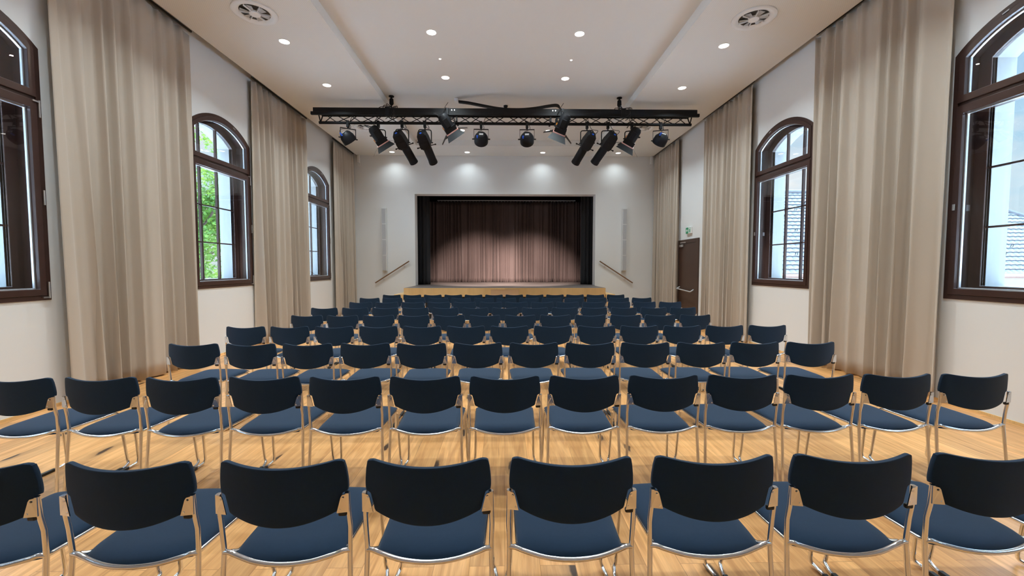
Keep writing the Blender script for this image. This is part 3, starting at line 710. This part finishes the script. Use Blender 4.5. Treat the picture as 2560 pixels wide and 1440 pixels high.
profile(-2.275, (.30,.66,-.60), .1, 'long black tubular spotlight, nearer to the truss left end of two')
profile(-1.77, (.20,.70,-.60), .1, 'long black tubular spotlight left of the middle, beside a raised barn door lamp')
fresnel(-1.24, (.50,.45,-.74), .25, 'black barn door spotlight mounted high in front of the truss, left of middle', .21, .2)
par(-.52, (-.055,.885,-.455), .04, 'black can spotlight seen from behind, left one of the middle pair', 4200)
par(.505, (.055,.885,-.455), -.04, 'black can spotlight seen from behind, right one of the middle pair', 4200)
fresnel(1.27, (-.32,.50,-.80), -.2, 'black barn door spotlight mounted high in front of the truss, right of middle', .21, .2)
profile(1.85, (-.34,.66,-.60), -.1, 'long black tubular spotlight right of the middle, beside a raised barn door lamp')
profile(2.32, (-.39,.64,-.60), -.1, 'long black tubular spotlight, nearer to the truss right end of two')
fresnel(2.86, (-.42,.42,-.78), -.3, 'black spotlight with open barn doors, second from the truss right end')
par(3.51, (-.25,.68,-.68), -.3, 'black can spotlight with blue plug at the right end of the truss')

# ------------------------------------------------------------------ chairs
def chair_proto():
    t = empty('stacking_chair', (0,0,0))
    # seat pad: rounded, rear edge curved
    def outline(u):        # u 0..1 around: rear right -> rear left -> front left -> front right
        return u
    mb = MB(); N = 40
    def hw(y): return .205 + .018*min(1, max(0,(y+.0)/.46))
    def seat_pt(a, b, top):
        # a -1..1 across, b 0..1 rear to front
        yr = -.012 + .045*a*a; yf = .505 - .012*a*a
        y = yr + (yf-yr)*b; x = a*hw(y)
        ea = 1-abs(a)**8; eb = (1-(1-b)**14)*(1-b**10)
        e = max(0, ea*eb)**.5
        z = .457 + (.028*e + .004*(1-a*a) if top else 0)
        if b > .9: z -= .012*((b-.9)/.1)**2
        if b < .16: z -= .008*((.16-b)/.16)**2
        return (x, y, z)
    NA, NB = 26, 28
    par_ = lambda i, n: math.sin((i/n-.5)*PI)
    def cg(top):
        return [[mb.bm.verts.new(seat_pt(par_(i,NA), .5+.5*par_(j,NB), top)) for i in range(NA+1)] for j in range(NB+1)]
    A = cg(True); Bt = cg(False)
    for j in range(NB):
        for i in range(NA):
            mb.bm.faces.new((A[j][i],A[j][i+1],A[j+1][i+1],A[j+1][i])); mb.bm.faces.new((Bt[j][i],Bt[j+1][i],Bt[j+1][i+1],Bt[j][i+1]))
    def stitch(a, b):
        for k in range(len(a)-1): mb.bm.faces.new((a[k],a[k+1],b[k+1],b[k]))
    stitch(A[0],Bt[0]); stitch(A[-1],Bt[-1]); stitch([r[0] for r in A],[r[0] for r in Bt]); stitch([r[-1] for r in A],[r[-1] for r in Bt])
    bmesh.ops.remove_doubles(mb.bm, verts=mb.bm.verts[:], dist=.0004)
    mb.build('seat', M['fabric'], t, smooth=50)
    # backrest: curved padded panel with scooped top and bowed bottom
    mb = MB()
    def halfw(v):          # v 0 bottom .. 1 top: outline half width
        pts = [(0,.198),(.03,.203),(.10,.2055),(.29,.2155),(.33,.218),(.352,.236),(.40,.2385),(.55,.2385),(.8,.233),(.95,.2265),(.985,.2225),(1,.216)]
        for (a,p),(b,q) in zip(pts, pts[1:]):
            if v <= b: return p+(q-p)*(v-a)/(b-a)
        return pts[-1][1]
    def back_pt(a, v, front):
        h = halfw(v); x = a*h
        zt = .822 + .021*(abs(x)/.222)**2; zb = .598 + .043*min(1, abs(x)/.204)**2
        if abs(a) > .93 and v > .93: zt -= .006*((abs(a)-.93)/.07)
        z = zb + (zt-zb)*v
        y = -.047*(1-(x/.226)**2) - .004 + .010*(1-v)
        th = .030; e = (1-abs(a)**10)*(1-v**16)*(1-(1-v)**16)
        th *= .55 + .45*max(0,e)**.5
        if front: y += th + .0
        else: y += .003*(1-max(0,e)**.4)
        return (x, y, z)
    VR = [0,.004,.015,.04,.09,.17,.24,.29,.318,.332,.345,.354,.375,.42,.5,.6,.7,.79,.87,.93,.96,.98,.992,1]
    NA, NV = 28, len(VR)-1
    pa = lambda i, n: math.sin((i/n-.5)*PI)**1
    F = [[mb.bm.verts.new(back_pt(pa(i,NA), VR[j], True)) for i in range(NA+1)] for j in range(NV+1)]
    R = [[mb.bm.verts.new(back_pt(pa(i,NA), VR[j], False)) for i in range(NA+1)] for j in range(NV+1)]
    for j in range(NV):
        for i in range(NA):
            mb.bm.faces.new((F[j][i],F[j][i+1],F[j+1][i+1],F[j+1][i])); mb.bm.faces.new((R[j][i],R[j+1][i],R[j+1][i+1],R[j][i+1]))
    stitch(F[0],R[0]); stitch(F[-1],R[-1]); stitch([r[0] for r in F],[r[0] for r in R]); stitch([r[-1] for r in F],[r[-1] for r in R])
    mb.build('backrest', M['fabric'], t, smooth=50)
    rr = .0095
    for s in (-1,1):
        path = fillet([(s*.2385,.000,.712),(s*.2400,.004,.635)],.01) + fillet([(s*.2415,.014,.575),(s*.238,.020,.475),(s*.249,-.022,.040),(s*.252,-.020,.0115),(s*.252,.055,.0105)],.022)[0:] + \
               fillet([(s*.252,.42,.0105),(s*.252,.462,.0105),(s*.240,.512,.0225),(s*.232,.512,.045),(s*.222,.470,.425),(s*.2175,.440,.446),(s*.212,.38,.444),(s*.205,.055,.450),(s*.222,.030,.465)],.03)
        leg = MB().tube(path, rr, 10).build('side_frame', M['chrome'], t, smooth=60)
        for ya, yb in ((.02,.13),(.33,.44)):
            MB().box((s*.252-.0125,ya,.0),(s*.252+.0125,yb,.0215)).build('glide', M['black'], leg, bevel=.004)
        # polished bracket holding the backrest
        O = [(s*.2465,-.003,.712),(s*.223,-.0060,.706),(s*.218,-.0075,.698),(s*.2035,-.0115,.640),(s*.2465,-.003,.640)]
        mb = MB().prism([Vector(p)+Vector((0,-.006,0)) for p in O], (0,.004,0))
        for px, pz in ((.226,.695),(.214,.651)):
            mb.lathe([(.0042,0),(.0042,.002)],10,Matrix.Translation((s*px,-.0145,pz)) @ Matrix.Rotation(PI/2,4,'X'))
        mb.build('bracket', M['chrome'], t)
    MB().box((.205,-.010,.622),(.236,.006,.641)).build('link_block', M['black'], t, bevel=.006)
    MB().tube(smooth_path([(-.238,.018,.474),(-.215,.012,.476),(-.185,.008,.466),(-.10,-.012,.452),(0,-.020,.447),(.10,-.012,.452),(.185,.008,.466),(.215,.012,.476),(.238,.018,.474)],4), .0095, 10).build('rear_rail', M['chrome'], t, smooth=60)
    MB().tube([(-.21,.43,.438),(.21,.43,.438)], .008, 8).build('front_rail', M['chrome'], t, smooth=60)
    return t
cp = chair_proto(); index_children(cp)
for o in list(KIDS.get(cp.name, [])): pass
ROWS = [  # y of the row, first x, spacing, count, row words
    (1.545, -1.930, .5469, 9, 'in the nearest row'),
    (2.7457, -3.2005, .5339, 13, 'in the second row back from the camera'),
    (3.9603, -2.9536, .5392, 12, 'in the third row from the camera'),
    (5.1169, -3.1754, .5394, 13, 'in the fourth row from the camera'),
    (6.3004, -2.9919, .538, 12, 'in the fifth row from the camera'),
    (7.482, -3.2288, .5399, 13, 'in the fourth row from the stage'),
    (8.6846, -3.0003, .5414, 13, 'in the third row from the stage'),
    (9.8785, -3.2039, .5412, 13, 'in the second row from the stage'),
    (11.005, -2.9817, .540, 12, 'in the row closest to the stage'),
]
used = False; rnd = random.Random(4)
FIRST = {0:(.0,.0)}
for ri, (y, xs, sp, n, words) in enumerate(ROWS):
    for k in range(n):
        t = copy_tree(cp) if used else cp; used = True
        x = xs + sp*k + rnd.uniform(-.003,.003)
        rz = rnd.uniform(-.012,.012)
        yy = y + rnd.uniform(-.008,.008)
        if ri == 0: yy = y + .0059*x; x += {0:-.04, 1:-.02, 7:.012, 8:.015}.get(k, 0)
        t.location = (x, yy, 0); t.rotation_euler = (0,0,rz)
        side = '%s from the left' % ORD[k] if k <= n//2 else '%s from the right' % ORD[n-1-k]
        if k == 0: side = 'leftmost'
        if k == n-1: side = 'rightmost'
        tag(t, 'dark blue padded chair, %s %s' % (side, words), 'chair', 'dark blue chairs in rows facing the stage')

# ------------------------------------------------------------------ outside
tag(MB().box((-80,-60,-4.2),(80,90,-4.0)).build('ground', M['ground']), kind='structure')
def tree(x, y, zb, rad, zc, n, seed, label, mt, hz=1.2):
    rn = random.Random(seed); t = empty('tree', (x, y, zb), label, 'tree', 'trees outside the left windows')
    H = zc - zb
    mb = MB().tube(smooth_path([(0,0,0),(.1,.05,H*.4),(-.05,.1,H*.8),(.1,0,H+rad*.6)],5), [.24-.17*i/15 for i in range(16)], 10)
    for k in range(7):
        a = k*2.4; z = H*(.55+.08*k); mb.tube(smooth_path([(0,0,z),(math.cos(a)*rad*.4,math.sin(a)*rad*.4,z+.5),(math.cos(a)*rad*.8,math.sin(a)*rad*.8,z+1.3)],4), .05, 6)
    mb.build('trunk', M['bark'], t, smooth=60)
    mb = MB(); cl = []
    for _ in range(70):
        v = Vector((rn.gauss(0,1),rn.gauss(0,1),rn.gauss(0,1))).normalized()*rad*rn.uniform(.3,1)
        cl.append(Vector((v.x, v.y, v.z*hz)))
    for i in range(n):
        c = rn.choice(cl); p = c + Vector((rn.gauss(0,.32),rn.gauss(0,.32),rn.gauss(0,.32))) + Vector((0,0,H))
        a = Vector((rn.gauss(0,1),rn.gauss(0,1),rn.gauss(0,.6))).normalized(); b = a.orthogonal().normalized()
        b = Matrix.Rotation(rn.uniform(0,6.28),3,a) @ b
        l = rn.uniform(.07,.13); w = l*.5
        mb.poly([p-a*l, p+b*w, p+a*l, p-b*w])
    f = mb.build('foliage', M[mt], t); f['kind'] = 'stuff'
tree(-13.4, 18.6, -4, 2.6, 3.6, 9000, 1, 'bright green leafy tree outside the middle left window', 'leaf', 1.7)
tree(-19.5, 26.5, -4, 3.4, 4.0, 8000, 6, 'pale green tree behind the leafy tree outside the left windows', 'leaf2', 1.5)
# neighbouring house with a tiled hip roof
HS = empty('neighbouring_house', (8.0, 20.0, -4.0), 'neighbouring house with a grey tiled roof outside the right windows', 'building')
EZ, RZ, RD = 1.22, 6.05, 5.0
def roof_pt(u, v, L=27.0):
    rows = 22
    x = L*u; hip = max(0, x-18.8)/(L-18.8)
    vv = min(v, 1-hip) if hip > 0 else v
    f = vv*rows; fr = f - math.floor(f) if vv < 1 else 0
    step = .045*(1-fr)
    wave = .028*abs(math.sin(PI*x/.30))**.8
    n = Vector((0,-.69,.72))
    return Vector((x, RD*vv, (RZ-EZ)*vv)) + n*(step+wave) 
mb = MB(); L = 27.0; rows = 22; NX = 540
vs = []
for j in range(rows):
    vs += [j/rows+.0006, (j+.5)/rows, (j+1)/rows-.0006]
V = [[mb.bm.verts.new(roof_pt(i/NX, v)+Vector((0,0,EZ+4))) for i in range(NX+1)] for v in vs]
for A, B in zip(V, V[1:]):
    for i in range(NX): mb.bm.faces.new((A[i],A[i+1],B[i+1],B[i]))
mb.build('roof_tiles', M['tile'], HS)
MB().box((0,.45,0),(26.5,9.5,EZ+3.9)).build('wall', M['house'], HS)
MB().tube([(-.1,-.14,EZ+3.95),(27.2,-.14,EZ+3.95)], .075, 10).build('gutter', M['copper'], HS)
MB().box((0,-.05,EZ+3.80),(27,.45,EZ+3.90)).build('eaves_board', M['copper'], HS)
MB().prism([(0,RD,RZ+4),(0,RD+5,EZ+4),(27,RD+5,EZ+4),(18.8,RD,RZ+4)], (0,0,-.05)).build('rear_roof', M['tile'], HS)
mb = MB().tube([(0,RD,RZ+4.06),(18.8,RD,RZ+4.06),(27,0,EZ+4.06)], .12, 8).build('ridge_cap', M['tile'], HS)
gm = None
for j in range(2, 20, 2):
    for i in range(8):
        u = (5.0 + i*1.8 + (.9 if (j//2) % 2 else 0))/27.0
        p = roof_pt(u, (j+.2)/rows) + Vector((0,0,EZ+4))
        if gm is None:
            g = MB().tube(smooth_path([(-.05,-.02,.0),(-.03,-.05,.12),(.05,-.05,.12),(.07,-.02,.0)],4), .014, 5).build('snow_guard', M['bmetal'], HS); gm = g
        else:
            g = gm.copy(); C.objects.link(g); g.parent = HS
        g.location = p
